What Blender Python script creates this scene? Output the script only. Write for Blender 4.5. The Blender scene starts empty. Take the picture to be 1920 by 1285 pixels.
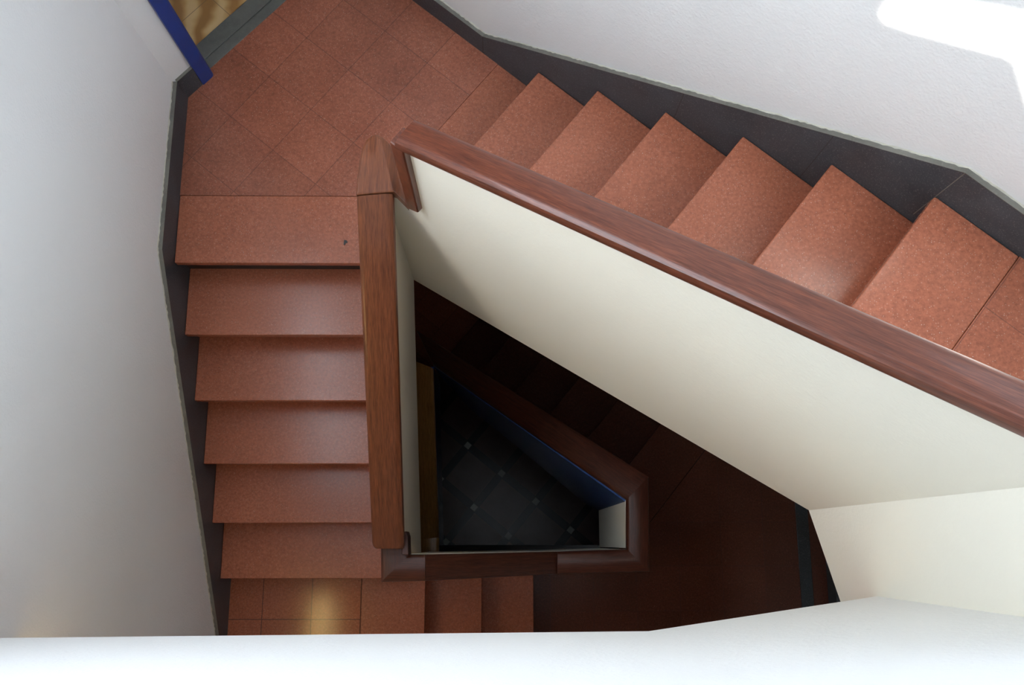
import bpy, bmesh, math, random
from mathutils import Vector, Matrix

# ------------------------------------------------------------------ camera, light, exposure
S = bpy.context.scene
COL = S.collection
IMG_W, IMG_H = 1920.0, 1285.0
FPX = 1700.0
NADIR = (936.5, 1019.3)          # the vertical vanishing point
CAMZ = 4.965                     # camera height above the lower storey floor
dn = Vector((NADIR[0] - IMG_W / 2, -(NADIR[1] - IMG_H / 2), -FPX)).normalized()
up = -dn
ex = (Vector((1, 0, 0)) - up * up.x).normalized()
ey = up.cross(ex)
ROT = Matrix((ex, ey, up))       # camera axes -> world axes
cam_data = bpy.data.cameras.new('camera')
cam_data.sensor_fit = 'HORIZONTAL'
cam_data.sensor_width = 36.0
cam_data.lens = FPX / IMG_W * 36.0
cam_data.clip_start = 0.02
cam = bpy.data.objects.new('camera', cam_data)
COL.objects.link(cam)
cam.matrix_world = Matrix.Translation((0, 0, CAMZ)) @ ROT.to_4x4()
S.camera = cam

S.view_settings.view_transform = 'Standard'
S.view_settings.look = 'None'
S.view_settings.gamma = 1.0
S.view_settings.exposure = 0.07
S.cycles.max_bounces = 14
S.cycles.diffuse_bounces = 8
S.cycles.glossy_bounces = 5
S.cycles.sample_clamp_indirect = 6.0
S.cycles.caustics_reflective = False

world = bpy.data.worlds.new('sky')
S.world = world
world.use_nodes = True
bg = world.node_tree.nodes['Background']
bg.inputs['Color'].default_value = (0.62, 0.78, 1.0, 1)
bg.inputs['Strength'].default_value = 1.5

SUN_DIR = Vector((0.08, 0.55, -0.98)).normalized()
sun = bpy.data.lights.new('sun', 'SUN')
sun.energy = 110.0
sun.color = (1.0, 0.97, 0.92)
sun.angle = math.radians(0.9)
so = bpy.data.objects.new('sun', sun)
COL.objects.link(so)
so.rotation_euler = SUN_DIR.to_track_quat('-Z', 'Y').to_euler()
so.location = (-2, -3, 9)

CEIL = 6.3
FILL_LEFT = 9.3       # glow of the added, unseen pane on the left wall
FILL_RIGHT = 13.0  # glow of the added, unseen pane on the right wall

# ------------------------------------------------------------------ helpers
N = Vector((0.631, 0.776, 0)).normalized()      # across the long slanting flight
T = Vector((0.776, -0.631, 0)).normalized()     # up along the long slanting flight


def W(px, py, d):
    """the point seen at photo pixel (px, py), d metres below the camera"""
    v = ROT @ Vector((px - IMG_W / 2, -(py - IMG_H / 2), -FPX))
    v = v / -v.z * d
    return Vector((v.x, v.y, CAMZ - d))


def NT(n, t, z):
    v = N * n + T * t
    return Vector((v.x, v.y, z))


def Z(d):
    return CAMZ - d


def mesh_obj(name, bm, mat, parent=None, bevel=0.0, seg=2):
    bmesh.ops.recalc_face_normals(bm, faces=bm.faces)
    me = bpy.data.meshes.new(name)
    bm.to_mesh(me)
    bm.free()
    if mat:
        me.materials.append(mat)
    o = bpy.data.objects.new(name, me)
    COL.objects.link(o)
    if parent is not None:
        o.parent = parent
    if bevel:
        b = o.modifiers.new('bevel', 'BEVEL')
        b.width = bevel
        b.segments = seg
        b.limit_method = 'ANGLE'
        b.angle_limit = math.radians(25)
        for p in me.polygons:
            p.use_smooth = True
        b.harden_normals = True
    return o


def prism(pts, off):
    """closed solid: polygon pts swept by the vector off"""
    bm = bmesh.new()
    off = Vector(off)
    a = [bm.verts.new(Vector(p)) for p in pts]
    b = [bm.verts.new(Vector(p) + off) for p in pts]
    bm.faces.new(a)
    bm.faces.new(list(reversed(b)))
    k = len(pts)
    for i in range(k):
        bm.faces.new((a[i], b[i], b[(i + 1) % k], a[(i + 1) % k]))
    return bm


def plan(pts, z0, z1):
    return prism([(p[0], p[1], z1) for p in pts], (0, 0, z0 - z1))


def thing(name, label, cat, loc=(0, 0, 0), group=None):
    o = bpy.data.objects.new(name, None)
    COL.objects.link(o)
    o['label'] = label
    o['category'] = cat
    if group:
        o['group'] = group
    return o


def struct(name, bm, mat, bevel=0.0, label=None, parent=None):
    o = mesh_obj(name, bm, mat, parent, bevel)
    if parent is None:
        o['kind'] = 'structure'
    if label:
        o['label'] = label
    return o


def loft(stations, profile, grain=True):
    """stations: [(inner top, outer top)], profile: [(fraction inner->outer, dz)]; closed section, capped, UV along the length"""
    bm = bmesh.new()
    uvl = bm.loops.layers.uv.new('UVMap')
    rows, us = [], []
    u = 0.0
    for i, (I, O) in enumerate(stations):
        if i:
            u += ((I + O) / 2 - (stations[i - 1][0] + stations[i - 1][1]) / 2).length
        us.append(u)
        rows.append([bm.verts.new(I + (O - I) * f + Vector((0, 0, dz))) for f, dz in profile])
    vs = [0.0]
    wid = (stations[0][1] - stations[0][0]).length
    k = len(profile)
    for j in range(1, k + 1):
        a, b = profile[j - 1], profile[j % k]
        vs.append(vs[-1] + math.hypot((a[0] - b[0]) * wid, a[1] - b[1]))
    for i in range(len(rows) - 1):
        for j in range(k):
            f = bm.faces.new((rows[i][j], rows[i + 1][j], rows[i + 1][(j + 1) % k], rows[i][(j + 1) % k]))
            f.smooth = True
            uv = [(us[i], vs[j]), (us[i + 1], vs[j]), (us[i + 1], vs[j + 1]), (us[i], vs[j + 1])]
            for l, c in zip(f.loops, uv):
                l[uvl].uv = c
    for row, flip in ((rows[0], False), (rows[-1], True)):
        f = bm.faces.new(row if flip else list(reversed(row)))
        for l in f.loops:
            l[uvl].uv = (l.vert.co.z * 0.3, (l.vert.co.x + l.vert.co.y))
    bm.normal_update()
    for e in bm.edges:
        if len(e.link_faces) == 2 and e.calc_face_angle(0) > math.radians(32):
            e.smooth = False
    return bm


# ------------------------------------------------------------------ materials
def new_mat(name):
    m = bpy.data.materials.new(name)
    m.use_nodes = True
    nt = m.node_tree
    return m, nt, nt.nodes['Principled BSDF']


def nd(nt, kind, **kw):
    n = nt.nodes.new(kind)
    for k, v in kw.items():
        if hasattr(n, k):
            setattr(n, k, v)
        else:
            n.inputs[k.replace('_', ' ')].default_value = v
    return n


def ramp(nt, fac, stops):
    r = nt.nodes.new('ShaderNodeValToRGB')
    el = r.color_ramp.elements
    while len(el) < len(stops):
        el.new(0.5)
    for e, (p, c) in zip(el, stops):
        e.position = p
        e.color = (*c, 1) if len(c) == 3 else c
    nt.links.new(fac, r.inputs[0])
    return r.outputs[0]


def mix(nt, fac, a, b, mode='MIX'):
    m = nt.nodes.new('ShaderNodeMix')
    m.data_type = 'RGBA'
    m.blend_type = mode
    for s, v in ((m.inputs['Factor'], fac), (m.inputs['A'], a), (m.inputs['B'], b)):
        if hasattr(v, 'links'):
            nt.links.new(v, s)
        elif isinstance(v, tuple):
            s.default_value = (*v, 1)
        else:
            s.default_value = v
    return m.outputs['Result']


def mth(nt, op, a, b=None, c=None):
    m = nt.nodes.new('ShaderNodeMath')
    m.operation = op
    for s, v in zip(m.inputs, (a, b, c)):
        if v is None:
            continue
        if hasattr(v, 'links'):
            nt.links.new(v, s)
        else:
            s.default_value = v
    return m.outputs[0]


def pos(nt):
    return nt.nodes.new('ShaderNodeNewGeometry').outputs['Position']


def noise(nt, vec, scale, detail=3.0, rough=0.5, out='Fac'):
    n = nt.nodes.new('ShaderNodeTexNoise')
    n.inputs['Scale'].default_value = scale
    n.inputs['Detail'].default_value = detail
    n.inputs['Roughness'].default_value = rough
    nt.links.new(vec, n.inputs['Vector'])
    return n.outputs[out]


def bump(nt, bsdf, h, strength, dist=0.002):
    b = nt.nodes.new('ShaderNodeBump')
    b.inputs['Strength'].default_value = strength
    b.inputs['Distance'].default_value = dist
    nt.links.new(h, b.inputs['Height'])
    nt.links.new(b.outputs[0], bsdf.inputs['Normal'])


def dot_axis(nt, p, axis):
    v = nt.nodes.new('ShaderNodeVectorMath')
    v.operation = 'DOT_PRODUCT'
    nt.links.new(p, v.inputs[0])
    v.inputs[1].default_value = axis
    return v.outputs['Value']


def line_mask(nt, coord, origin, size, half):
    """1 on grid lines at origin + k*size, half-width half"""
    a = mth(nt, 'SUBTRACT', coord, origin)
    a = mth(nt, 'DIVIDE', a, size)
    a = mth(nt, 'ADD', a, 0.5)
    a = mth(nt, 'FRACT', a)
    a = mth(nt, 'SUBTRACT', a, 0.5)
    a = mth(nt, 'ABSOLUTE', a)
    return mth(nt, 'LESS_THAN', a, half / size)


def cell(nt, coord, origin, size):
    a = mth(nt, 'SUBTRACT', coord, origin)
    a = mth(nt, 'DIVIDE', a, size)
    return mth(nt, 'FLOOR', a)


def terrazzo(name, tiles=None, base=((0.330, 0.104, 0.056), (0.420, 0.143, 0.082)), rough=0.24, stain=0.0, chips=0.48, joint=(0.0016, 0.45)):
    m, nt, b = new_mat(name)
    p = pos(nt)
    big = noise(nt, p, 3.2, 2.0, 0.5)
    col = ramp(nt, big, [(0.15, base[0]), (0.85, base[1])])
    fine = noise(nt, p, 95.0, 3.0, 0.7)
    col = mix(nt, 1.0, col, ramp(nt, fine, [(0.30, (0.74, 0.74, 0.74)), (0.72, (1.22, 1.20, 1.18))]), 'MULTIPLY')
    # small marble chips
    for sc, th, c in ((150.0, 0.22, (0.56, 0.33, 0.24)), (62.0, 0.085, (0.66, 0.50, 0.40))):
        v = nt.nodes.new('ShaderNodeTexVoronoi')
        v.inputs['Scale'].default_value = sc
        nt.links.new(p, v.inputs['Vector'])
        near = mth(nt, 'LESS_THAN', v.outputs['Distance'], th)
        sep = nt.nodes.new('ShaderNodeSeparateColor')
        nt.links.new(v.outputs['Color'], sep.inputs[0])
        some = mth(nt, 'GREATER_THAN', sep.outputs[0], 0.55)
        col = mix(nt, mth(nt, 'MULTIPLY', mth(nt, 'MULTIPLY', near, some), chips), col, c)
    if stain:
        s = noise(nt, p, 2.4, 2.5, 0.5)
        col = mix(nt, mth(nt, 'MULTIPLY', ramp(nt, s, [(0.42, (0, 0, 0)), (0.80, (1, 1, 1))]), stain), col, (0.14, 0.045, 0.030))
    if tiles:
        ax, ao, ay, bo, sz = tiles
        ca, cb = dot_axis(nt, p, ax), dot_axis(nt, p, ay)
        wob = mth(nt, 'MULTIPLY', mth(nt, 'SUBTRACT', noise(nt, p, 30.0), 0.5), 0.0025)
        ca2, cb2 = mth(nt, 'ADD', ca, wob), mth(nt, 'ADD', cb, wob)
        l = mth(nt, 'MAXIMUM', line_mask(nt, ca2, ao, sz, joint[0]), line_mask(nt, cb2, bo, sz, joint[0]))
        cmb = nt.nodes.new('ShaderNodeCombineXYZ')
        nt.links.new(cell(nt, ca, ao, sz), cmb.inputs[0])
        nt.links.new(cell(nt, cb, bo, sz), cmb.inputs[1])
        wn = nt.nodes.new('ShaderNodeTexWhiteNoise')
        nt.links.new(cmb.outputs[0], wn.inputs['Vector'])
        tone = ramp(nt, wn.outputs['Value'], [(0.0, (0.90, 0.90, 0.90)), (1.0, (1.08, 1.06, 1.05))])
        col = mix(nt, 1.0, col, tone, 'MULTIPLY')
        col = mix(nt, mth(nt, 'MULTIPLY', l, joint[1]), col, (0.075, 0.035, 0.032))
        bump(nt, b, mth(nt, 'SUBTRACT', 1.0, l), 0.15, 0.001)
    nt.links.new(col, b.inputs['Base Color'])
    b.inputs['Roughness'].default_value = rough
    b.inputs['Specular IOR Level'].default_value = 0.40
    return m


def plaster(name, color=(0.74, 0.73, 0.715), grain=0.45, scale=120.0):
    m, nt, b = new_mat(name)
    p = pos(nt)
    soft = noise(nt, p, 1.7, 3.0)
    col = mix(nt, 1.0, ramp(nt, soft, [(0.3, tuple(c * 0.965 for c in color)), (0.7, color)]), (1, 1, 1), 'MULTIPLY')
    nt.links.new(col, b.inputs['Base Color'])
    b.inputs['Roughness'].default_value = 0.85
    h = mth(nt, 'ADD', noise(nt, p, scale, 4.0, 0.6), mth(nt, 'MULTIPLY', noise(nt, p, scale * 0.3, 2.0), 0.8))
    bump(nt, b, h, grain, 0.003)
    return m


def wood(name, dark=(0.095, 0.028, 0.012), light=(0.230, 0.072, 0.029), rough=0.36):
    m, nt, b = new_mat(name)
    uv = nt.nodes.new('ShaderNodeTexCoord').outputs['UV']
    mp = nt.nodes.new('ShaderNodeMapping')
    mp.inputs['Scale'].default_value = (4.0, 60.0, 1.0)
    nt.links.new(uv, mp.inputs['Vector'])
    g1 = noise(nt, mp.outputs[0], 1.6, 6.0, 0.62)
    mp2 = nt.nodes.new('ShaderNodeMapping')
    mp2.inputs['Scale'].default_value = (22.0, 420.0, 1.0)
    nt.links.new(uv, mp2.inputs['Vector'])
    g2 = noise(nt, mp2.outputs[0], 1.0, 2.0, 0.6)
    col = ramp(nt, g1, [(0.28, dark), (0.50, tuple((a + c) / 2 for a, c in zip(dark, light))), (0.74, light)])
    col = mix(nt, 1.0, col, ramp(nt, g2, [(0.35, (0.72, 0.70, 0.68)), (0.62, (1.12, 1.12, 1.12))]), 'MULTIPLY')
    nt.links.new(col, b.inputs['Base Color'])
    b.inputs['Roughness'].default_value = rough
    b.inputs['Specular IOR Level'].default_value = 0.3
    b.inputs['Coat Weight'].default_value = 0.22
    b.inputs['Coat Roughness'].default_value = 0.10
    bump(nt, b, g2, 0.12, 0.0006)
    return m


def stone(name, base=(0.030, 0.030, 0.032), spk=(0.15, 0.15, 0.15), rough=0.45, scale=170.0, amount=0.5):
    m, nt, b = new_mat(name)
    p = pos(nt)
    col = ramp(nt, noise(nt, p, 6.0, 5.0, 0.65), [(0.3, tuple(c * 0.72 for c in base)), (0.7, tuple(c * 1.35 for c in base))])
    f = noise(nt, p, scale, 3.0, 0.8)
    col = mix(nt, mth(nt, 'MULTIPLY', ramp(nt, f, [(0.56, (0, 0, 0)), (0.75, (1, 1, 1))]), amount), col, spk)
    nt.links.new(col, b.inputs['Base Color'])
    b.inputs['Roughness'].default_value = rough
    return m


def paint(name, color, rough=0.3):
    m, nt, b = new_mat(name)
    p = pos(nt)
    col = ramp(nt, noise(nt, p, 12.0, 3.0), [(0.3, tuple(c * 0.85 for c in color)), (0.7, tuple(min(1, c * 1.1) for c in color))])
    nt.links.new(col, b.inputs['Base Color'])
    b.inputs['Roughness'].default_value = rough
    return m


Tv, Nv = tuple(T), tuple(N)
M_STEP = terrazzo('red_terrazzo')
M_LAND = terrazzo('red_terrazzo_landing_tiles', (Tv, -1.911 + 0.004, Nv, 0.618, 0.2285), stain=0.25,
                  base=((0.250, 0.080, 0.046), (0.390, 0.140, 0.086)))
M_SQ = terrazzo('red_terrazzo_square_tiles', ((1, 0, 0), -0.882, (0, 1, 0), -0.348, 0.2300), stain=0.08, rough=0.15, joint=(0.0021, 0.75))
M_SQ_SHADED = terrazzo('shaded_terrazzo_square_tiles', ((1, 0, 0), -0.882, (0, 1, 0), -0.348, 0.2300), stain=0.1, chips=0.15, base=((0.085, 0.029, 0.019), (0.120, 0.044, 0.029)))  # red tiles with the base darkened to stand in for the well's shade
M_STEP_SHADED = terrazzo('shaded_terrazzo', chips=0.15, base=((0.085, 0.029, 0.019), (0.120, 0.044, 0.029)))  # same red steps, deep shade put into the base colour
M_UP = terrazzo('red_terrazzo_upper_tiles', (Tv, 0.62, Nv, 0.618, 0.2285))
M_WALL = plaster('white_plaster')
M_BAL = plaster('cream_plaster', (0.82, 0.775, 0.665), 0.30, 120.0)
M_CEIL = plaster('ceiling_plaster', (0.82, 0.82, 0.82), 0.1)
M_WOOD = wood('mahogany')
M_RWOOD = wood('red_mahogany', (0.066, 0.017, 0.009), (0.170, 0.046, 0.022), 0.38)
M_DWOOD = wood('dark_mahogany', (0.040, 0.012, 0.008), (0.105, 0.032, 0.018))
M_LIT_WOOD = wood('warm_lit_wood', (0.26, 0.12, 0.03), (0.46, 0.24, 0.07))  # lighter base puts warm lamp light into the rail's colour
M_SKIRT = stone('black_stone', (0.033, 0.042, 0.050), (0.24, 0.24, 0.25), 0.45, 210.0, 0.8)
M_LIP = stone('sawn_stone_edge', (0.150, 0.142, 0.120), (0.30, 0.28, 0.24), 0.7, 90.0)
M_GREY = stone('grey_marble', (0.115, 0.112, 0.098), (0.20, 0.195, 0.17), 0.4, 60.0, 0.4)
M_BLUE = paint('blue_gloss_paint', (0.006, 0.036, 0.20), 0.35)
M_NAVY = paint('navy_gloss_panel', (0.055, 0.11, 0.30), 0.2)
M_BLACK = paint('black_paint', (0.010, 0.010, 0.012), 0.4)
M_RISER = stone('dark_riser_stone', (0.022, 0.018, 0.017), (0.06, 0.05, 0.05), 0.5)
M_MORTAR = plaster('mortar', (0.55, 0.52, 0.44), 0.8, 260.0)

# amber marble beyond the door
m, nt, b = new_mat('amber_marble')
p = pos(nt)
wv = nt.nodes.new('ShaderNodeTexWave')
wv.inputs['Scale'].default_value = 2.2
wv.inputs['Distortion'].default_value = 14.0
wv.inputs['Detail'].default_value = 4.0
nt.links.new(p, wv.inputs['Vector'])
col = ramp(nt, wv.outputs['Fac'], [(0.1, (0.34, 0.165, 0.050)), (0.55, (0.52, 0.30, 0.115)), (0.95, (0.66, 0.44, 0.21))])
jl = mth(nt, 'MAXIMUM', line_mask(nt, dot_axis(nt, p, (0.681, 0.732, 0)), 0.80, 0.30, 0.0015),
         line_mask(nt, dot_axis(nt, p, (-0.732, 0.681, 0)), 2.40, 0.30, 0.0015))
col = mix(nt, mth(nt, 'MULTIPLY', jl, 0.7), col, (0.16, 0.10, 0.06))
nt.links.new(col, b.inputs['Base Color'])
b.inputs['Roughness'].default_value = 0.35
M_AMBER = m

# ground floor: dark tiles with darker bands and small pale insets
m, nt, b = new_mat('dark_inset_tiles')
p = pos(nt)
ca, cb = dot_axis(nt, p, Tv), dot_axis(nt, p, Nv)
band = mth(nt, 'MAXIMUM', line_mask(nt, ca, 0.020, 0.366, 0.032), line_mask(nt, cb, 0.452, 0.360, 0.032))
inset = mth(nt, 'MULTIPLY', line_mask(nt, ca, 0.020, 0.366, 0.024), line_mask(nt, cb, 0.452, 0.360, 0.024))
col = ramp(nt, noise(nt, p, 4.0, 4.0, 0.6), [(0.3, (0.085, 0.045, 0.035)), (0.7, (0.14, 0.080, 0.065))])
col = mix(nt, band, col, (0.018, 0.016, 0.015))
col = mix(nt, inset, col, (0.38, 0.36, 0.32))
nt.links.new(col, b.inputs['Base Color'])
b.inputs['Roughness'].default_value = 0.3
M_GROUND = m

# glowing material of the added fill panes
def fill_glass(strength, color=(0.80, 0.90, 1.0)):
    m, nt, b = new_mat('fill_glow_glass')
    b.inputs['Base Color'].default_value = (0.8, 0.85, 0.9, 1)
    b.inputs['Emission Color'].default_value = (*color, 1)
    b.inputs['Emission Strength'].default_value = strength
    return m


# ------------------------------------------------------------------ levels and plan
ZG, ZL0, ZF0, ZL2, ZL1, ZF1 = Z(7.6), Z(6.015), 0.0, Z(4.44), Z(3.39), Z(2.34)
H = 0.175
XL = -1.267                     # face of the left skirting
XWL = -1.285                    # left wall
NS, NWALL = 1.484, 1.502        # face of the slanting skirting / slanting wall
XR, YF = 1.79, -1.30            # right wall, wall behind the photographer's side
D0 = Vector((-1.2664, 1.7649, 0))
DE = Vector((0.681, 0.732, 0)).normalized()      # along the door wall
DQ = Vector((-0.732, 0.681, 0)).normalized()     # through the door


def xy(v):
    return (v[0], v[1])


def DP(e, q):
    v = D0 + DE * e + DQ * q
    return (v.x, v.y)


def line_x(p1, d1, p2, d2):
    det = d1[0] * -d2[1] + d2[0] * d1[1]
    rx, ry = p2[0] - p1[0], p2[1] - p1[1]
    s = (rx * -d2[1] + d2[0] * ry) / det
    return (p1[0] + d1[0] * s, p1[1] + d1[1] * s)


nsk = NT(NS, 0, 0)
nwl = NT(NWALL, 0, 0)
CORN = line_x(DP(0, 0.03), xy(DE), xy(nsk), xy(T))          # door line meets the slanting skirting
CORNW = line_x(DP(0, 0.03), xy(DE), xy(nwl), xy(T))
RW_N = line_x((XR, 0), (0, 1), xy(nwl), xy(T))

# ------------------------------------------------------------------ outer walls
struct('wall_left', plan([(XWL, D0.y + 0.01), (XWL, YF), (XWL - 0.2, YF), (XWL - 0.2, D0.y + 0.2)], ZG, CEIL), M_WALL)
struct('wall_slanting', prism([NT(NWALL, -2.6, ZG), NT(NWALL, 1.25, ZG), NT(NWALL, 1.25, CEIL), NT(NWALL, -2.6, CEIL)], N * 0.2), M_WALL)
struct('wall_right', plan([(XR, RW_N[1] + 0.05), (XR, YF), (XR + 0.2, YF), (XR + 0.2, RW_N[1] + 0.05)], ZG, CEIL), M_WALL)
struct('wall_front', plan([(XWL - 0.2, YF), (XR + 0.2, YF), (XR + 0.2, YF - 0.2), (XWL - 0.2, YF - 0.2)], ZG, CEIL), M_WALL)

# door wall: stub at the left, opening, head above the door
JE0 = 0.080
DOOR_W = 0.86
DTOP = ZL1 + 2.05
struct('wall_door', plan([DP(-0.02, 0.012), DP(JE0, 0.012), DP(JE0, 0.14), DP(-0.2, 0.14)], ZG, CEIL), M_WALL)
struct('wall_door_head', plan([DP(JE0, 0.012), DP(1.2, 0.012), DP(1.2, 0.14), DP(JE0, 0.14)], DTOP + 0.05, CEIL), M_WALL)
struct('wall_door_below', plan([DP(JE0, 0.03), DP(1.2, 0.03), DP(1.2, 0.14), DP(JE0, 0.14)], ZG, ZL1 - 0.13), M_WALL)
struct('wall_hall_far', plan([DP(-0.9, 1.3), DP(1.9, 1.3), DP(1.9, 1.4), DP(-0.9, 1.4)], ZL1 - 0.1, ZL1 + 2.6), M_WALL)
struct('wall_hall_left', plan([DP(-0.55, 0.14), DP(-0.55, 1.3), DP(-0.65, 1.3), DP(-0.65, 0.14)], ZL1 - 0.1, ZL1 + 2.6), M_WALL)
struct('wall_hall_right', plan([DP(1.3, 0.14), DP(1.3, 1.3), DP(1.4, 1.3), DP(1.4, 0.14)], ZL1 - 0.1, ZL1 + 2.6), M_WALL)
struct('wall_hall_near', plan([DP(-0.7, 0.125), DP(-0.02, 0.125), DP(-0.02, 0.14), DP(-0.7, 0.14)], ZL1 - 0.1, ZL1 + 2.6), M_WALL)
struct('wall_hall_near', plan([DP(1.15, 0.146), DP(1.4, 0.146), DP(1.4, 0.2), DP(1.15, 0.2)], ZL1 - 0.1, ZL1 + 2.6), M_WALL)
struct('ceiling_hall', plan([DP(-0.65, 0.14), DP(1.4, 0.14), DP(1.4, 1.4), DP(-0.65, 1.4)], ZL1 + 2.5, ZL1 + 2.6), M_CEIL)

# door frame, painted blue, rounded on its outer corner
door = bpy.data.objects.new('door_1', None)
COL.objects.link(door)
door['kind'] = 'structure'
door['label'] = 'blue painted door frame standing on a grey marble threshold'


def jamb(e0, e1, q0, q1, r=0.014):
    pts = [DP(e0, q0)]
    sgn = 1 if e1 > e0 else -1
    for k in range(6):
        a = math.radians(-90 + 18 * k)
        pts.append(DP(e1 - sgn * r + sgn * r * math.cos(a), q0 + r + r * math.sin(a)))
    pts += [DP(e1, q1), DP(e0, q1)]
    return pts


mesh_obj('jamb', plan(jamb(JE0, JE0 + 0.063, -0.004, 0.14, 0.016), ZL1 - 0.001, DTOP), M_BLUE, door)
mesh_obj('jamb', plan(jamb(JE0 + 0.04 + DOOR_W + 0.05, JE0 + 0.04 + DOOR_W, -0.004, 0.14), ZL1 - 0.001, DTOP), M_BLUE, door)
mesh_obj('lintel', plan([DP(JE0, 0.004), DP(JE0 + 0.09 + DOOR_W, 0.004), DP(JE0 + 0.09 + DOOR_W, 0.14), DP(JE0, 0.14)], DTOP, DTOP + 0.05), M_BLUE, door)

# threshold strips of grey marble, amber marble floor beyond
struct('trim_1', plan([DP(0.03, 0.030), DP(1.25, 0.030), DP(1.25, 0.0725), DP(0.03, 0.0725)], ZL1 - 0.12, ZL1 + 0.004), M_GREY, 0.002,
       'narrow front strip of the grey marble door threshold')
struct('trim_2', plan([DP(0.03, 0.0745), DP(1.25, 0.0745), DP(1.25, 0.146), DP(0.03, 0.146)], ZL1 - 0.12, ZL1 + 0.006), M_GREY, 0.002,
       'wide back strip of the grey marble door threshold')
struct('floor_hall', plan([DP(-0.9, 0.146), DP(1.9, 0.146), DP(1.9, 1.4), DP(-0.9, 1.4)], ZL1 - 0.15, ZL1), M_AMBER, 0,
       'amber marble floor beyond the blue door frame')

# ------------------------------------------------------------------ landings and floors
inner_c = xy(NT(0.665, -0.98, 0))
land = [(XL, 1.3445), (-0.43, 1.3445), (-0.43, 1.20), xy(NT(0.655, -0.93, 0)), xy(NT(0.655, -1.2235, 0))]
# middle landing between the two upper flights
land = [(XL, 1.3445), (-0.425, 1.3445), line_x((-0.425, 0), (0, 1), xy(NT(0, -1.2235, 0)), xy(N)), xy(NT(NS, -1.2235, 0)), CORN, DP(JE0, 0.030), DP(JE0, 0.0), DP(0, 0)]
struct('floor', plan(land, ZL1 - 0.16, ZL1), M_LAND, 0.0, 'red terrazzo tiled landing in front of the blue door frame')
# the part of the landing round the corner of the well
struct('floor', plan([(-0.425, 1.10), xy(NT(0.655, -0.98, 0)), xy(NT(0.655, -1.2235, 0)), line_x((-0.425, 0), (0, 1), xy(NT(0, -1.2235, 0)), xy(N))], ZL1 - 0.16, ZL1 - 0.0005), M_LAND)

# landing at the foot of the left flight (nosing towards the dark steps), lower storey floor, top floor
struct('floor', plan([(XL, -0.126), (-0.6506, -0.126), (-0.6506, YF), (XL, YF)], ZL2 - 0.18, ZL2), M_SQ, 0.0, 'small tiled landing at the foot of the left stair flight')
f0 = [(0.145, -0.09), (0.145, YF), (XR, YF), RW_N, xy(NT(NS, 0.56, 0)), xy(NT(0.60, 0.56, 0)), (0.64, 0.12), (0.64, -0.09)]
struct('floor', plan(f0, -0.2, 0.0), M_SQ_SHADED, 0.0, 'red tiled floor of the storey below, shade put into its colour')
struct('floor', plan([xy(NT(NS, 0.6158, 0)), xy(NT(0.64, 0.6158, 0)), (0.97, 0.10), (1.0, -0.19), (0.345, -0.26), (0.345, YF), (XR, YF), (XR, RW_N[1] - 0.02)], ZF1 - 0.2, ZF1), M_UP, 0.0,
       'red tiled top floor at the head of the slanting stair flight')
struct('floor', plan([(XWL, -0.29), (0.345, -0.29), (0.345, YF), (XWL, YF)], ZF1 + 0.325, ZF1 + 0.525), M_SQ)
struct('floor', plan([(XWL, YF), (XR, YF), RW_N, CORNW, DP(0, 0.03), (XWL, D0.y)], ZG - 0.2, ZG), M_GROUND, 0.0, 'dark tiled ground floor with small pale inset squares')
struct('floor', plan([(XL, 1.10), (-0.40, 1.12), xy(NT(0.60, -0.98, 0)), xy(NT(0.60, -1.02, 0)), xy(NT(NS, -1.02, 0)), CORN, DP(0, 0.03), DP(0, 0)], ZL0 - 0.16, ZL0), M_LAND)

# dark stone strips and wall edge at the far right of the lower floor
struct('trim_3', plan([(1.600, -0.95), (1.665, -0.95), (1.665, 0.42), (1.600, 0.42)], -0.05, 0.006), M_SKIRT, 0.001, 'black stone strip let into the dark lower floor')
struct('baseboard_right', plan([(1.745, YF), (1.79, YF), (1.79, RW_N[1] - 0.05), (1.745, RW_N[1] - 0.05)], 0.0, 0.12), M_SKIRT)

# ------------------------------------------------------------------ stair flights
TT = 0.034                       # thickness of a stone tread


def tread_solid(front_a, front_b, back_b, back_a, z, th=TT):
    bm = prism([(*xy(front_a), z), (*xy(front_b), z), (*xy(back_b), z), (*xy(back_a), z)], (0, 0, -th))
    return bm


# left flight, going down from the middle landing towards the photographer
left = thing('stair_flight', 'straight flight of red terrazzo steps along the left white wall', 'staircase')
YK = [1.0655, 0.8180, 0.5783, 0.3322, 0.0879, -0.1564]
XI = -0.4425
for k in range(6):
    z = ZL1 - k * H
    yb = 1.3440 if k == 0 else YK[k - 1] + 0.035
    mesh_obj('tread', tread_solid((XL, YK[k]), (XI, YK[k]), (XI, yb), (XL, yb), z), M_STEP, left, 0.004)
    mesh_obj('riser', plan([(XL, YK[k] + 0.030), (XI, YK[k] + 0.030), (XI, YK[k] + 0.05), (XL, YK[k] + 0.05)], z - H + 0.0005, z - TT), M_STEP if k else M_RISER, left)
# chip in the landing edge slab
ck = W(648, 455, 3.3895)
bm = bmesh.new()
cv = [bm.verts.new((ck.x + dx, ck.y + dy, ck.z + 0.0008)) for dx, dy in ((-0.006, 0.010), (0.004, 0.009), (0.009, 0.000), (0.000, -0.004), (-0.003, -0.013), (-0.007, -0.008))]
bm.faces.new(cv)
cb2 = bmesh.ops.extrude_face_region(bm, geom=bm.faces[:])
for v in cb2['geom']:
    if isinstance(v, bmesh.types.BMVert):
        v.co.z += 0.001
mesh_obj('chip', bm, M_RISER, left)

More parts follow.
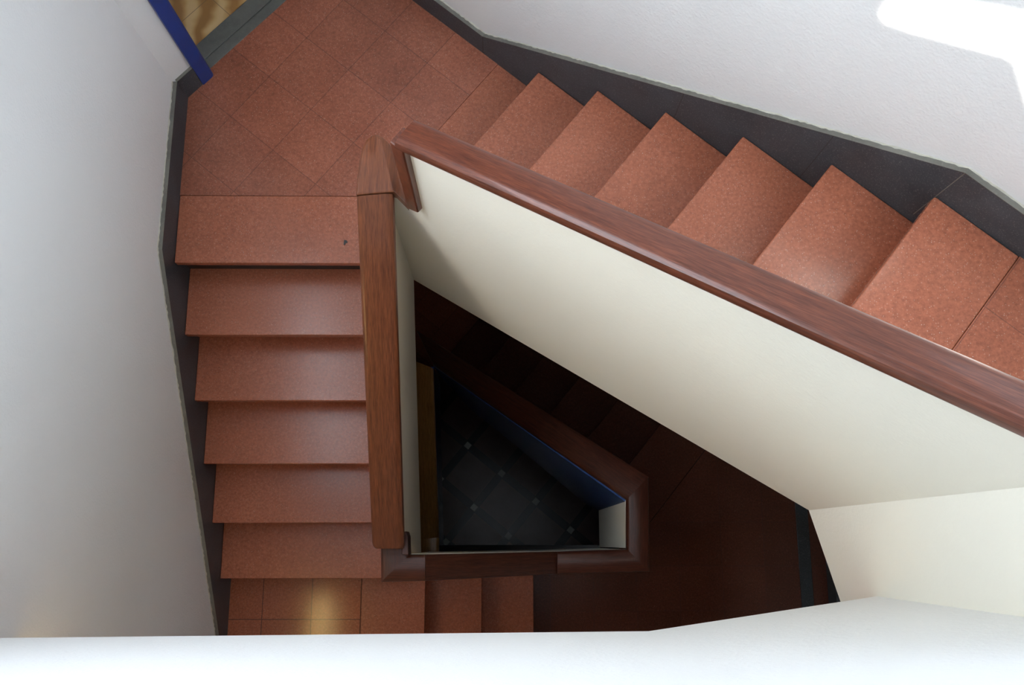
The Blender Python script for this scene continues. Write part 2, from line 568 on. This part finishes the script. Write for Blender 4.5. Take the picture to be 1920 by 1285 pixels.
# long slanting flight, going up to the top floor
right = thing('stair_flight', 'long slanting flight of red terrazzo steps beside the upper handrail', 'staircase')
TK = []
for (px, py), k in zip([(1008.1, 136.6), (1120.5, 169.3), (1248.9, 208.4), (1395, 253.1), (1560.3, 306.7), (1755.3, 366.1)], range(1, 7)):
    w = W(px, py, 3.39 - k * H)
    TK.append(w.dot(T))
TK0 = -1.2226
mesh_obj('tread', tread_solid(NT(NS, TK0, 0), NT(0.667, TK0, 0), NT(0.667, TK[0] + 0.035, 0), NT(NS, TK[0] + 0.035, 0), ZL1), M_STEP, right, 0.0015)
for k in range(6):
    z = ZL1 + (k + 1) * H
    tb = (TK[k + 1] + 0.035) if k < 5 else 0.6155
    mesh_obj('tread', tread_solid(NT(NS, TK[k], 0), NT(0.667, TK[k], 0), NT(0.667, tb, 0), NT(NS, tb, 0), z), M_STEP, right, 0.005)
    t0 = TK[k] + 0.028
    mesh_obj('riser', plan([xy(NT(NS, t0, 0)), xy(NT(0.667, t0, 0)), xy(NT(0.667, t0 + 0.02, 0)), xy(NT(NS, t0 + 0.02, 0))], z - H + 0.0005, z - TT), M_STEP, right)

# short dark flight from the small landing down to the storey below
short = thing('stair_flight', 'short flight of three dark red steps below the lower handrail', 'staircase')
XK = [-0.351, -0.0872, 0.1738]
YT = -0.075
mesh_obj('tread', tread_solid((XK[0], YT), (XK[0], YF), (-0.650, YF), (-0.650, YT), ZL2, 0.04), M_STEP, short, 0.003)
for k in range(3):
    z = ZL2 - k * H
    if k:
        mesh_obj('tread', tread_solid((XK[k], YT), (XK[k], YF), (XK[k - 1] - 0.035, YF), (XK[k - 1] - 0.035, YT), z), M_STEP, short, 0.003)
    x0 = XK[k] - 0.028
    mesh_obj('riser', plan([(x0, YT), (x0, YF), (x0 - 0.02, YF), (x0 - 0.02, YT)], z - H + 0.0005, z - TT), M_STEP, short)

# the slanting flight of the storey below
low = thing('stair_flight', 'slanting flight of red steps deep in the stairwell, shade put into their colour', 'staircase')
for k in range(6):
    z = ZF0 - k * H
    tk = 0.283 - 0.262 * k
    tb = tk + 0.262 + 0.03 if k else 0.558
    mesh_obj('tread', tread_solid(NT(NS, tk, 0), NT(0.585, tk, 0), NT(0.585, tb, 0), NT(NS, tb, 0), z), M_STEP_SHADED, low, 0.003)
    mesh_obj('riser', plan([xy(NT(NS, tk + 0.028, 0)), xy(NT(0.585, tk + 0.028, 0)), xy(NT(0.585, tk + 0.048, 0)), xy(NT(NS, tk + 0.048, 0))], z - H + 0.0005, z - TT), M_STEP_SHADED, low)

# ------------------------------------------------------------------ skirtings
def skirt(name, pts, off, lip, label=None):
    """pts: closed outline on the face; off: vector to the wall; lip: list of the top-edge points"""
    o = struct(name, prism(pts, off), M_SKIRT, 0.0, label)
    bm = bmesh.new()
    for a, c in zip(lip[:-1], lip[1:]):
        for u0, u1, dz in ((0.0, 1.0, 0.0015),):
            q = [a, c, c + off, a + off]
            v0 = [bm.verts.new(x + Vector((0, 0, 0.0))) for x in q]
            v1 = [bm.verts.new(x + Vector((0, 0, 0.002))) for x in q]
            bm.faces.new(v0[::-1])
            bm.faces.new(v1)
            for i in range(4):
                bm.faces.new((v0[i], v0[(i + 1) % 4], v1[(i + 1) % 4], v1[i]))
    mesh_obj('sawn_top_edge', bm, M_LIP, o)
    bm = bmesh.new()
    rnd = random.Random(len(name))
    nrm = -off.normalized()
    prev = None
    for a, c in zip(lip[:-1], lip[1:]):
        n_ = max(2, int((c - a).length / 0.012))
        for i in range(n_ + 1):
            q = a.lerp(c, i / n_) + off
            w_, h_ = 0.002 + 0.0035 * rnd.random() ** 2, 0.004 + 0.005 * rnd.random()
            row = [bm.verts.new(q + Vector((0, 0, 0.001))), bm.verts.new(q + nrm * w_ + Vector((0, 0, 0.002))), bm.verts.new(q + nrm * w_ * 0.6 + Vector((0, 0, h_ * 0.8))), bm.verts.new(q + Vector((0, 0, h_)))]
            if prev:
                for j in range(4):
                    bm.faces.new((prev[j], row[j], row[(j + 1) % 4], prev[(j + 1) % 4]))
            prev = row
    mesh_obj('mortar_line', bm, M_MORTAR, o)
    return o


zt = ZL1 + 0.125
ls = [Vector((XL, D0.y, Z(3.262))), Vector((XL, 1.076, Z(3.260))), Vector((XL, -0.414, Z(4.315))), Vector((XL, YF, Z(4.315)))]
base_l = [Vector((XL, YF, ZL2 - 0.05)), Vector((XL, -0.10, ZL2 - 0.05)), Vector((XL, 1.0, ZL1 - 0.28)), Vector((XL, D0.y, ZL1 - 0.16))]
skirt('baseboard_left', ls + base_l, Vector((-0.018, 0, 0)), ls)
d0, d1 = Vector((*DP(0, 0), 0)), Vector((*DP(JE0, 0), 0))
a0, a1 = Vector((d0.x, d0.y, Z(3.262))), Vector((d1.x, d1.y, Z(3.262)))
skirt('baseboard_door', [a0, a1, Vector((d1.x, d1.y, ZL1 - 0.1)), Vector((d0.x, d0.y, ZL1 - 0.1))], DQ * 0.016, [a0, a1])
tc = Vector((*CORN, 0)).dot(T)
rs = [NT(NS, tc, Z(3.262)), NT(NS, -1.302, Z(3.266)), NT(NS, 0.341, Z(2.180)), NT(NS, 1.10, Z(2.180))]
base_r = [NT(NS, 1.10, ZF1 - 0.1), NT(NS, 0.62, ZF1 - 0.1), NT(NS, 0.30, ZF1 - 0.28), NT(NS, -0.95, ZL1 - 0.14), NT(NS, tc, ZL1 - 0.16)]
sk = skirt('baseboard_slanting', rs + base_r, N * 0.018, rs)
# thin vertical joints between the skirting slabs
for t in (-1.302, -0.44, 0.02, 0.341):
    ztop = 1.699 if t <= -1.3 else 1.699 + (t + 1.302) * (2.785 - 1.699) / (0.341 + 1.302)
    zb = max(ZL1, ztop - 0.30)
    mesh_obj('joint', prism([NT(NS - 0.0006, t, ztop), NT(NS - 0.0006, t + 0.0022, ztop), NT(NS - 0.0006, t + 0.0022, zb), NT(NS - 0.0006, t, zb)], N * 0.0006), M_LIP if t > 0.3 else M_RISER, sk)

# ------------------------------------------------------------------ parapets of the stairwell
def slab_wall(name, pts, off, label=None, mat=None):
    return struct(name, prism(pts, off), mat or M_BAL, 0.0, label)


NIN = 0.624
UC = NT(NIN, -0.986, 0)          # inner corner of the upper well, door side
RC = NT(NIN, 0.622, 0)           # inner corner towards the right
RAIL_A, RAIL_B = -0.836, 0.622


def rail_d(t):
    return 2.136 - (t + 0.839) * 0.647


zb0, zb1 = Z(3.75), Z(2.60)
slab_wall('wall_parapet_slanting', [Vector((UC.x, UC.y, zb0)), Vector((RC.x, RC.y, zb1)), Vector((RC.x, RC.y, Z(rail_d(0.622)) - 0.045)),
          NT(NIN, -0.835, Z(rail_d(-0.835)) - 0.045), NT(NIN, -0.835, Z(2.67)), NT(NIN, -0.986, Z(2.67))], N * 0.042,
          'cream plaster parapet under the upper slanting handrail')
# short right parapet of the top floor
RC2 = Vector((0.9560, -0.190, 0))
od = Vector((0.97, 0.26, 0)).normalized() * 0.07
slab_wall('wall_parapet_right', [Vector((RC.x, RC.y, zb1)), Vector((RC2.x, RC2.y, zb1)), Vector((RC2.x, RC2.y, Z(1.24))), Vector((RC.x, RC.y, Z(1.24)))], od,
          'short cream parapet at the right side of the well')
# parapet closest to the photographer
f1 = W(1640, 1118, 2.34)
f2 = W(1215, 1183, 2.10)
f3 = W(0, 1196, 2.077)
k3 = (XWL - f3.x) / (f2.x - f3.x)
f4 = Vector((XWL + 0.001, f3.y + (f2.y - f3.y) * k3, f3.z))
f1b = f1 + (f1 - f2).normalized() * 0.05
NEAR = []
bm = bmesh.new()
tops = [Vector((f1b.x, f1b.y, Z(1.24))), Vector((f2.x, f2.y, Z(0.93))), Vector((f4.x, f4.y, Z(0.93)))]
bots = [f1b, f2, f4]
th = Vector((0, -0.09, 0))
vi = [[bm.verts.new(q) for q in bots], [bm.verts.new(q) for q in tops], [bm.verts.new(q + th) for q in bots], [bm.verts.new(q + th) for q in tops]]
for i in range(2):
    bm.faces.new((vi[0][i], vi[0][i + 1], vi[1][i + 1], vi[1][i]))
    bm.faces.new((vi[2][i], vi[3][i], vi[3][i + 1], vi[2][i + 1]))
    bm.faces.new((vi[0][i], vi[2][i], vi[2][i + 1], vi[0][i + 1]))
    bm.faces.new((vi[1][i], vi[1][i + 1], vi[3][i + 1], vi[3][i]))
for e in (0, 2):
    bm.faces.new((vi[0][e], vi[1][e], vi[3][e], vi[2][e]))
struct('wall_parapet_near', bm, M_WALL, 0.012, 'white parapet across the bottom, closest to the viewer')

# left parapet between the middle landing and the small landing
LA, LB2 = Vector((UC.x, UC.y, 0)), Vector((-0.390, -0.046, 0))
slab_wall('wall_parapet_left', [Vector((LA.x, LA.y, zb0)), Vector((LB2.x, LB2.y, Z(4.65))), Vector((LB2.x, LB2.y, Z(3.68))), Vector((-0.387, 0.03, Z(3.66))), Vector((LA.x, LA.y, Z(2.70)))], Vector((-0.052, 0, 0)),
          'cream plaster parapet under the left handrail')

# lower well: bottom side, right side, slanting side (navy), left side
LOWX = 0.560
BY = [(-0.350, -0.040), (-0.287, -0.040), (0.2405, -0.034), (LOWX, -0.026)]
bt = [Z(3.645), Z(3.645), Z(4.095), Z(4.095)]
bb = [Z(4.65), Z(4.68), Z(5.20), Z(5.20)]
bm = bmesh.new()
g = [[bm.verts.new((x, y, zz)) for (x, y), zz in zip(BY, bb)], [bm.verts.new((x, y, zz)) for (x, y), zz in zip(BY, bt)],
     [bm.verts.new((x, y - 0.05, zz)) for (x, y), zz in zip(BY, bb)], [bm.verts.new((x, y - 0.05, zz)) for (x, y), zz in zip(BY, bt)]]
for i in range(3):
    bm.faces.new((g[0][i], g[0][i + 1], g[1][i + 1], g[1][i]))
    bm.faces.new((g[2][i], g[3][i], g[3][i + 1], g[2][i + 1]))
    bm.faces.new((g[0][i], g[2][i], g[2][i + 1], g[0][i + 1]))
    bm.faces.new((g[1][i], g[1][i + 1], g[3][i + 1], g[3][i]))
for e in (0, 3):
    bm.faces.new((g[0][e], g[1][e], g[3][e], g[2][e]))
struct('wall_parapet_short_flight', bm, M_BAL, 0.0, 'parapet seen edge-on above the short dark flight')
slab_wall('wall_parapet_lower_right', [Vector((LOWX, -0.02, Z(5.2))), Vector((LOWX, 0.188, Z(5.2))), Vector((LOWX, 0.188, Z(4.095))), Vector((LOWX, -0.02, Z(4.095)))], Vector((0.06, 0, 0)),
          'small white parapet panel at the right of the lower well')
PA, PB = Vector((0.56, 0.182, 0)), Vector((-0.357, 0.930, 0))
pd = (PB - PA).normalized()
pn = Vector((-pd.y, pd.x, 0))
if pn.dot(N) < 0:
    pn = -pn


def on_low(px, py):
    a = W(px, py, 1.0)
    s = pn.dot(PA) / (a.x * pn.x + a.y * pn.y)
    return Vector((a.x * s, a.y * s, Z(s)))


low_pts = [on_low(q[0], q[1]) for q in ((1123, 959), (1095, 943), (973, 841), (880, 766), (828, 708))]
top_a, top_b = Vector((PA.x, PA.y, Z(4.095))), Vector((PB.x, PB.y, Z(4.80)))
slab_wall('wall_parapet_lower_slanting', [top_a] + low_pts + [top_b], pn * 0.05, 'navy blue panelled parapet deep in the stairwell', M_NAVY)
# lower left and front panels of the deep stairwell
slab_wall('wall_parapet_lower_left', [Vector((-0.357, 0.93, Z(4.81))), Vector((-0.357, -0.02, Z(5.48))), Vector((-0.357, -0.02, Z(5.95))), Vector((-0.357, 0.93, Z(5.35)))], Vector((-0.05, 0, 0)),
          'black and navy lower left panel of the deep stairwell', M_NAVY)
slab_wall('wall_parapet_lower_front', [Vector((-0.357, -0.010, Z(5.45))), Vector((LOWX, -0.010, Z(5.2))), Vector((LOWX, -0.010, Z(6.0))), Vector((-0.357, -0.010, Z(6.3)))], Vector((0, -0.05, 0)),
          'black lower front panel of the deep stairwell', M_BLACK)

# ------------------------------------------------------------------ handrails
def prof(h, rr=0.10, crown=0.0):
    p = [(0.03, -h), (0.0, -h * 0.80), (0.0, -h * 0.42), (rr * 0.22, -h * 0.20), (rr * 0.8, -0.0035), (rr * 1.5, -0.0005), (0.5, crown),
         (1 - rr * 1.1, -0.0005), (1 - rr * 0.45, -0.003), (1 - rr * 0.1, -h * 0.14), (1.0, -h * 0.34), (1.0, -h * 0.82), (0.97, -h)]
    return p


def stations(i0, o0, i1, o1, n=8):
    return [(i0.lerp(i1, k / n), o0.lerp(o1, k / n)) for k in range(n + 1)]


rail = thing('handrail', 'broad polished mahogany handrail on the long slanting parapet', 'handrail')
RI, RO = 0.600, 0.6815
i0, o0 = NT(RI, RAIL_A, Z(rail_d(RAIL_A))), NT(RO, RAIL_A, Z(rail_d(RAIL_A)))
tI, tO = 0.617, 0.665
i1, o1 = NT(RI, tI, Z(rail_d(tI))), NT(RO, tO, Z(rail_d(tI)))
mesh_obj('sloping_rail', loft(stations(i0, o0, i1, o1, 12), prof(0.048, 0.16)), M_RWOOD, rail)
ia, oa = Vector((RC.x - 0.024, RC.y - 0.01, Z(1.19))), Vector((RC.x + 0.075, RC.y + 0.045, Z(1.19)))
ib, ob = Vector((RC2.x - 0.024, RC2.y + 0.03, Z(1.19))), Vector((RC2.x + 0.075, RC2.y - 0.05, Z(1.19)))
mesh_obj('level_rail', loft(stations(ia, oa, ib, ob, 4), prof(0.048, 0.16)), M_RWOOD, rail)
# vertical drop piece where the slanting rail ends over the left rail
zt_, zb_ = Z(rail_d(RAIL_A)) - 0.040, Z(2.635)
ps = [(NT(0.603, -0.862, 0), NT(0.603, -0.814, 0)), (NT(0.660, -0.862, 0), NT(0.660, -0.814, 0))]
bm = bmesh.new()
uvl = bm.loops.layers.uv.new('UVMap')
q = [ps[0][0], ps[0][1], ps[1][1], ps[1][0]]
za = [zb_ - 0.02, zb_ + 0.02, zb_ + 0.02, zb_ - 0.02]
v0 = [bm.verts.new((c.x, c.y, zz)) for c, zz in zip(q, za)]
v1 = [bm.verts.new((c.x, c.y, zt_)) for c in q]
fs = [bm.faces.new(v0[::-1]), bm.faces.new(v1)] + [bm.faces.new((v0[i], v0[(i + 1) % 4], v1[(i + 1) % 4], v1[i])) for i in range(4)]
for f in fs:
    for l in f.loops:
        l[uvl].uv = (l.vert.co.z, l.vert.co.x + l.vert.co.y)
mesh_obj('drop_piece', bm, M_RWOOD, rail, 0.006)

lrail = thing('handrail', 'straight mahogany handrail on the parapet beside the left flight', 'handrail')
i0, o0 = W(737, 362, 2.62), W(667.5, 368, 2.62)
i1, o1 = W(757.5, 1030, 3.49), W(697.5, 1029, 3.49)
st = stations(i0, o0, i1, o1, 12)
# rounded foot of the rail
last_i, last_o = st[-1]
dirv = (st[-1][0] - st[-2][0]).normalized()
st[-1] = (last_i - dirv * 0.028, last_o - dirv * 0.028)
for a in (30, 60, 80):
    s_, c_ = math.sin(math.radians(a)), math.cos(math.radians(a))
    w_ = (last_o - last_i) * 0.14 * (1 - c_)
    st.append((last_i - dirv * 0.028 * (1 - s_) + w_, last_o - dirv * 0.028 * (1 - s_) - w_))
mesh_obj('sloping_rail', loft(st, prof(0.050, 0.12)), M_WOOD, lrail)
# rounded turning block at its head
bm = bmesh.new()
uvl = bm.loops.layers.uv.new('UVMap')
outl = [(667.5, 366, 0), (670, 330, 0), (674, 300, 0), (679, 278, 0), (687, 262, 0), (697, 254, 0), (706, 252, 0), (716, 255, 0.006), (727, 263, 0.014), (737, 276, 0.024),
        (744, 292, 0.032), (750, 330, 0.045), (762, 374, 0.052), (741, 361, 0.0), (737, 360, 0.0)]
ctr = W(703, 320, 2.617)
top = [bm.verts.new(W(x, y, 2.62) + Vector((0, 0, -dz))) for x, y, dz in outl]
mid = [bm.verts.new(Vector((*v.co.lerp(ctr, 0.10).xy, v.co.z + 0.004))) for v in top]
for v, (x, y, dz) in zip(mid, outl):
    pass
low_ = [bm.verts.new(v.co + Vector((0, 0, -0.05))) for v in top]
K = len(outl)

for i in range(K):
    j = (i + 1) % K
    bm.faces.new((low_[i], low_[j], top[j], top[i]))
    bm.faces.new((top[i], top[j], mid[j], mid[i]))
cr0, cr1 = 7, 13          # the crease between the level half and the half that falls towards the well
bm.faces.new([mid[i] for i in range(cr0, cr1 + 1)])
bm.faces.new([mid[i] for i in list(range(cr1, K)) + list(range(0, cr0 + 1))])
bm.faces.new(low_[::-1])
for f in bm.faces:
    for l in f.loops:
        l[uvl].uv = (l.vert.co.y, l.vert.co.x * 0.9)
mesh_obj('turning_block', bm, M_WOOD, lrail, 0.003)

brail = thing('handrail', 'dark mahogany handrail round the lower well, above the short flight', 'handrail')
C0i, C0o = W(768, 1040, 3.6), W(714, 1092, 3.6)
S1i, S1o = W(797, 1040, 3.6), W(797, 1090, 3.6)
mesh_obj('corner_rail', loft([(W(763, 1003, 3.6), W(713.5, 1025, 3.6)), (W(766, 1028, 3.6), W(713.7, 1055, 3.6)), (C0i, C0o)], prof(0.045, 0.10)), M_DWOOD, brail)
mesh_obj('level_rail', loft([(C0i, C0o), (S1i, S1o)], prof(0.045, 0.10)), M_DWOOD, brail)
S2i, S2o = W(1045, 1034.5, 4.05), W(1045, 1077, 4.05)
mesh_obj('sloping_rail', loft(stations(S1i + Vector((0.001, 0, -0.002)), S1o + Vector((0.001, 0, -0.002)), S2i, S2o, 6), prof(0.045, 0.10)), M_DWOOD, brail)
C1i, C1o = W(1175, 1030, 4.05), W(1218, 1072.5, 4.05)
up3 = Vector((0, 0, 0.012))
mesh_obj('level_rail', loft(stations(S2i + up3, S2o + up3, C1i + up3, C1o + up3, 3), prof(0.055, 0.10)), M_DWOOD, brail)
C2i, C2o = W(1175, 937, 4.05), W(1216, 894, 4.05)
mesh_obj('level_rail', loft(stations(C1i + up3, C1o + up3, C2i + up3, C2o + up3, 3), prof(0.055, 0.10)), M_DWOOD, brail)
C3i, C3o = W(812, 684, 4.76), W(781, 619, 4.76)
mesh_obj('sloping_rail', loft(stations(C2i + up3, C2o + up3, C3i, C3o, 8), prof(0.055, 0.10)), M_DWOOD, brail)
# small dark block where the left rail meets the lower rail
cp = [W(757, 999, 3.60), W(765, 997, 3.60), W(768, 1006, 3.60), W(769, 1040, 3.60), W(757, 1040, 3.60)]
mesh_obj('drop_piece', prism([Vector((c.x, c.y, Z(3.53))) for c in cp], (0, 0, -0.115)), M_DWOOD, brail, 0.002)

drail = thing('handrail', 'wooden handrail deep down the left side of the well, warm light put into its colour', 'handrail')
i0, o0 = Vector((-0.357, 0.915, Z(4.77))), Vector((-0.47, 0.96, Z(4.77)))
i1, o1 = Vector((-0.352, 0.035, Z(5.40))), Vector((-0.47, 0.02, Z(5.40)))
mesh_obj('sloping_rail', loft(stations(i0, o0, i1, o1, 6), prof(0.05, 0.10)), M_LIT_WOOD, drail)
mesh_obj('corner_rail', loft([(Vector((-0.352, 0.033, Z(5.415))), Vector((-0.47, 0.033, Z(5.415)))), (Vector((-0.352, -0.075, Z(5.415))), Vector((-0.47, -0.16, Z(5.415))))], prof(0.05, 0.10)), M_LIT_WOOD, drail)

# ------------------------------------------------------------------ ceiling with an added slot that shapes the sun patch
def back(w):
    k = (CEIL - w.z) / -SUN_DIR.z
    return (w.x - SUN_DIR.x * k, w.y - SUN_DIR.y * k)


def wallpt(px, py):
    a = W(px, py, 1.0)
    s = NWALL / (a.x * N.x + a.y * N.y)
    return Vector((a.x * s, a.y * s, Z(s)))


beam = [wallpt(1656, 22), wallpt(1668, 8), wallpt(1690, 5)]
tr0, tr1 = wallpt(1690, 5), wallpt(1920, 48)
pe = tr0 + (tr1 - tr0) * 1.25
br1 = wallpt(1885, 115)
beam += [pe, NT(NWALL, 0.38, 3.44), NT(NWALL, 0.42, 3.00), wallpt(1912, 132), br1, wallpt(1710, 68), wallpt(1662, 50)]
slot = [back(w) for w in beam]
sky = [(-1.15, -1.05), (0.10, -1.05), (0.10, 0.35), (-1.15, 0.35)]
cu = bpy.data.curves.new('ceiling', 'CURVE')
cu.dimensions = '2D'
cu.fill_mode = 'BOTH'
cu.extrude = 0.03
for ring in ([(XWL - 0.2, YF - 0.2), (XR + 0.2, YF - 0.2), (XR + 0.2, 3.2), (XWL - 0.2, 3.2)], slot):
    sp = cu.splines.new('POLY')
    sp.points.add(len(ring) - 1)
    for pt, (x, y) in zip(sp.points, ring):
        pt.co = (x, y, 0, 1)
    sp.use_cyclic_u = True
cu.materials.append(M_CEIL)
co = bpy.data.objects.new('ceiling', cu)
co.location = (0, 0, CEIL + 0.03)
COL.objects.link(co)
co['kind'] = 'structure'


def fill_window(name, o, u, w, h, nrm, mat, label):
    """an added fill light: white frame, two glowing panes, on the wall at o (lower corner), along u"""
    e = bpy.data.objects.new(name, None)
    COL.objects.link(e)
    e['kind'] = 'structure'
    e['label'] = label
    zz = Vector((0, 0, 1))
    f = 0.05
    for a, b_, c, d in ((0, w, 0, f), (0, w, h - f, h), (0, f, f, h - f), (w - f, w, f, h - f), (w / 2 - f / 2, w / 2 + f / 2, f, h - f)):
        mesh_obj('fill_window_frame', prism([o + u * a + zz * c, o + u * b_ + zz * c, o + u * b_ + zz * d, o + u * a + zz * d], nrm * 0.03), M_CEIL, e)
    for a, b_ in ((f, w / 2 - f / 2), (w / 2 + f / 2, w - f)):
        mesh_obj('pane', prism([o + u * a + zz * f, o + u * b_ + zz * f, o + u * b_ + zz * (h - f), o + u * a + zz * (h - f)], nrm * 0.012), mat, e)


fill_window('fill_window_1', Vector((XWL, 0.45, 3.25)), Vector((0, 1, 0)), 1.22, 1.30, Vector((1, 0, 0)), fill_glass(FILL_LEFT), 'added glowing pane high on the left wall, for fill light')  # unseen pane, added to throw light in from the left
fill_window('fill_window_2', NT(NWALL, -0.22, 3.74), T, 0.75, 0.95, -N, fill_glass(2.0), 'added glowing pane high on the slanting wall, for fill light')  # unseen pane, added as fill from the slanting wall
fill_window('fill_window_3', NT(NWALL, -1.55, 4.55), T, 0.95, 1.2, -N, fill_glass(3.0), 'added glowing pane at the top of the slanting wall, for fill light')  # unseen pane, added to brighten the near parapet

fill_window('fill_window_4', Vector((XR, -0.95, 3.95)), Vector((0, 1, 0)), 1.25, 1.3, Vector((-1, 0, 0)), fill_glass(FILL_RIGHT, (0.72, 0.86, 1.0)), 'added glowing pane high on the right wall, for fill light')  # unseen pane, added to brighten the left wall

# warm lamp on the left wall, below the near parapet
lamp = thing('wall_lamp', 'small warm round lamp on the left wall above the small landing', 'lamp')
m, nt, b = new_mat('warm_lamp_glass')
b.inputs['Base Color'].default_value = (0.9, 0.8, 0.6, 1)
b.inputs['Emission Color'].default_value = (1.0, 0.74, 0.30, 1)
b.inputs['Emission Strength'].default_value = 11.0
bm = bmesh.new()
bmesh.ops.create_uvsphere(bm, u_segments=32, v_segments=16, radius=0.13)
for v in bm.verts:
    v.co.x *= 0.45
    v.co.y *= 1.6
bmesh.ops.translate(bm, verts=bm.verts, vec=(XWL + 0.080, -0.545, 2.61))
o = mesh_obj('glass_globe', bm, m, lamp)
for p_ in o.data.polygons:
    p_.use_smooth = True
px0 = XWL
bm = prism([(px0, -0.74, 2.46), (px0, -0.31, 2.46), (px0, -0.31, 2.76), (px0, -0.74, 2.76)], (0.018, 0, 0))
mesh_obj('spill_plate', bm, M_CEIL, lamp, 0.006)  # unseen plate, added to keep the lamp's light off the wall
mesh_obj('spill_guard', plan([(XWL, -0.325), (XWL, -0.310), (XWL + 0.085, -0.310), (XWL + 0.085, -0.325)], 2.46, 2.76), M_CEIL, lamp, 0.002)  # unseen guard, added to stop lamp light spilling along the wall
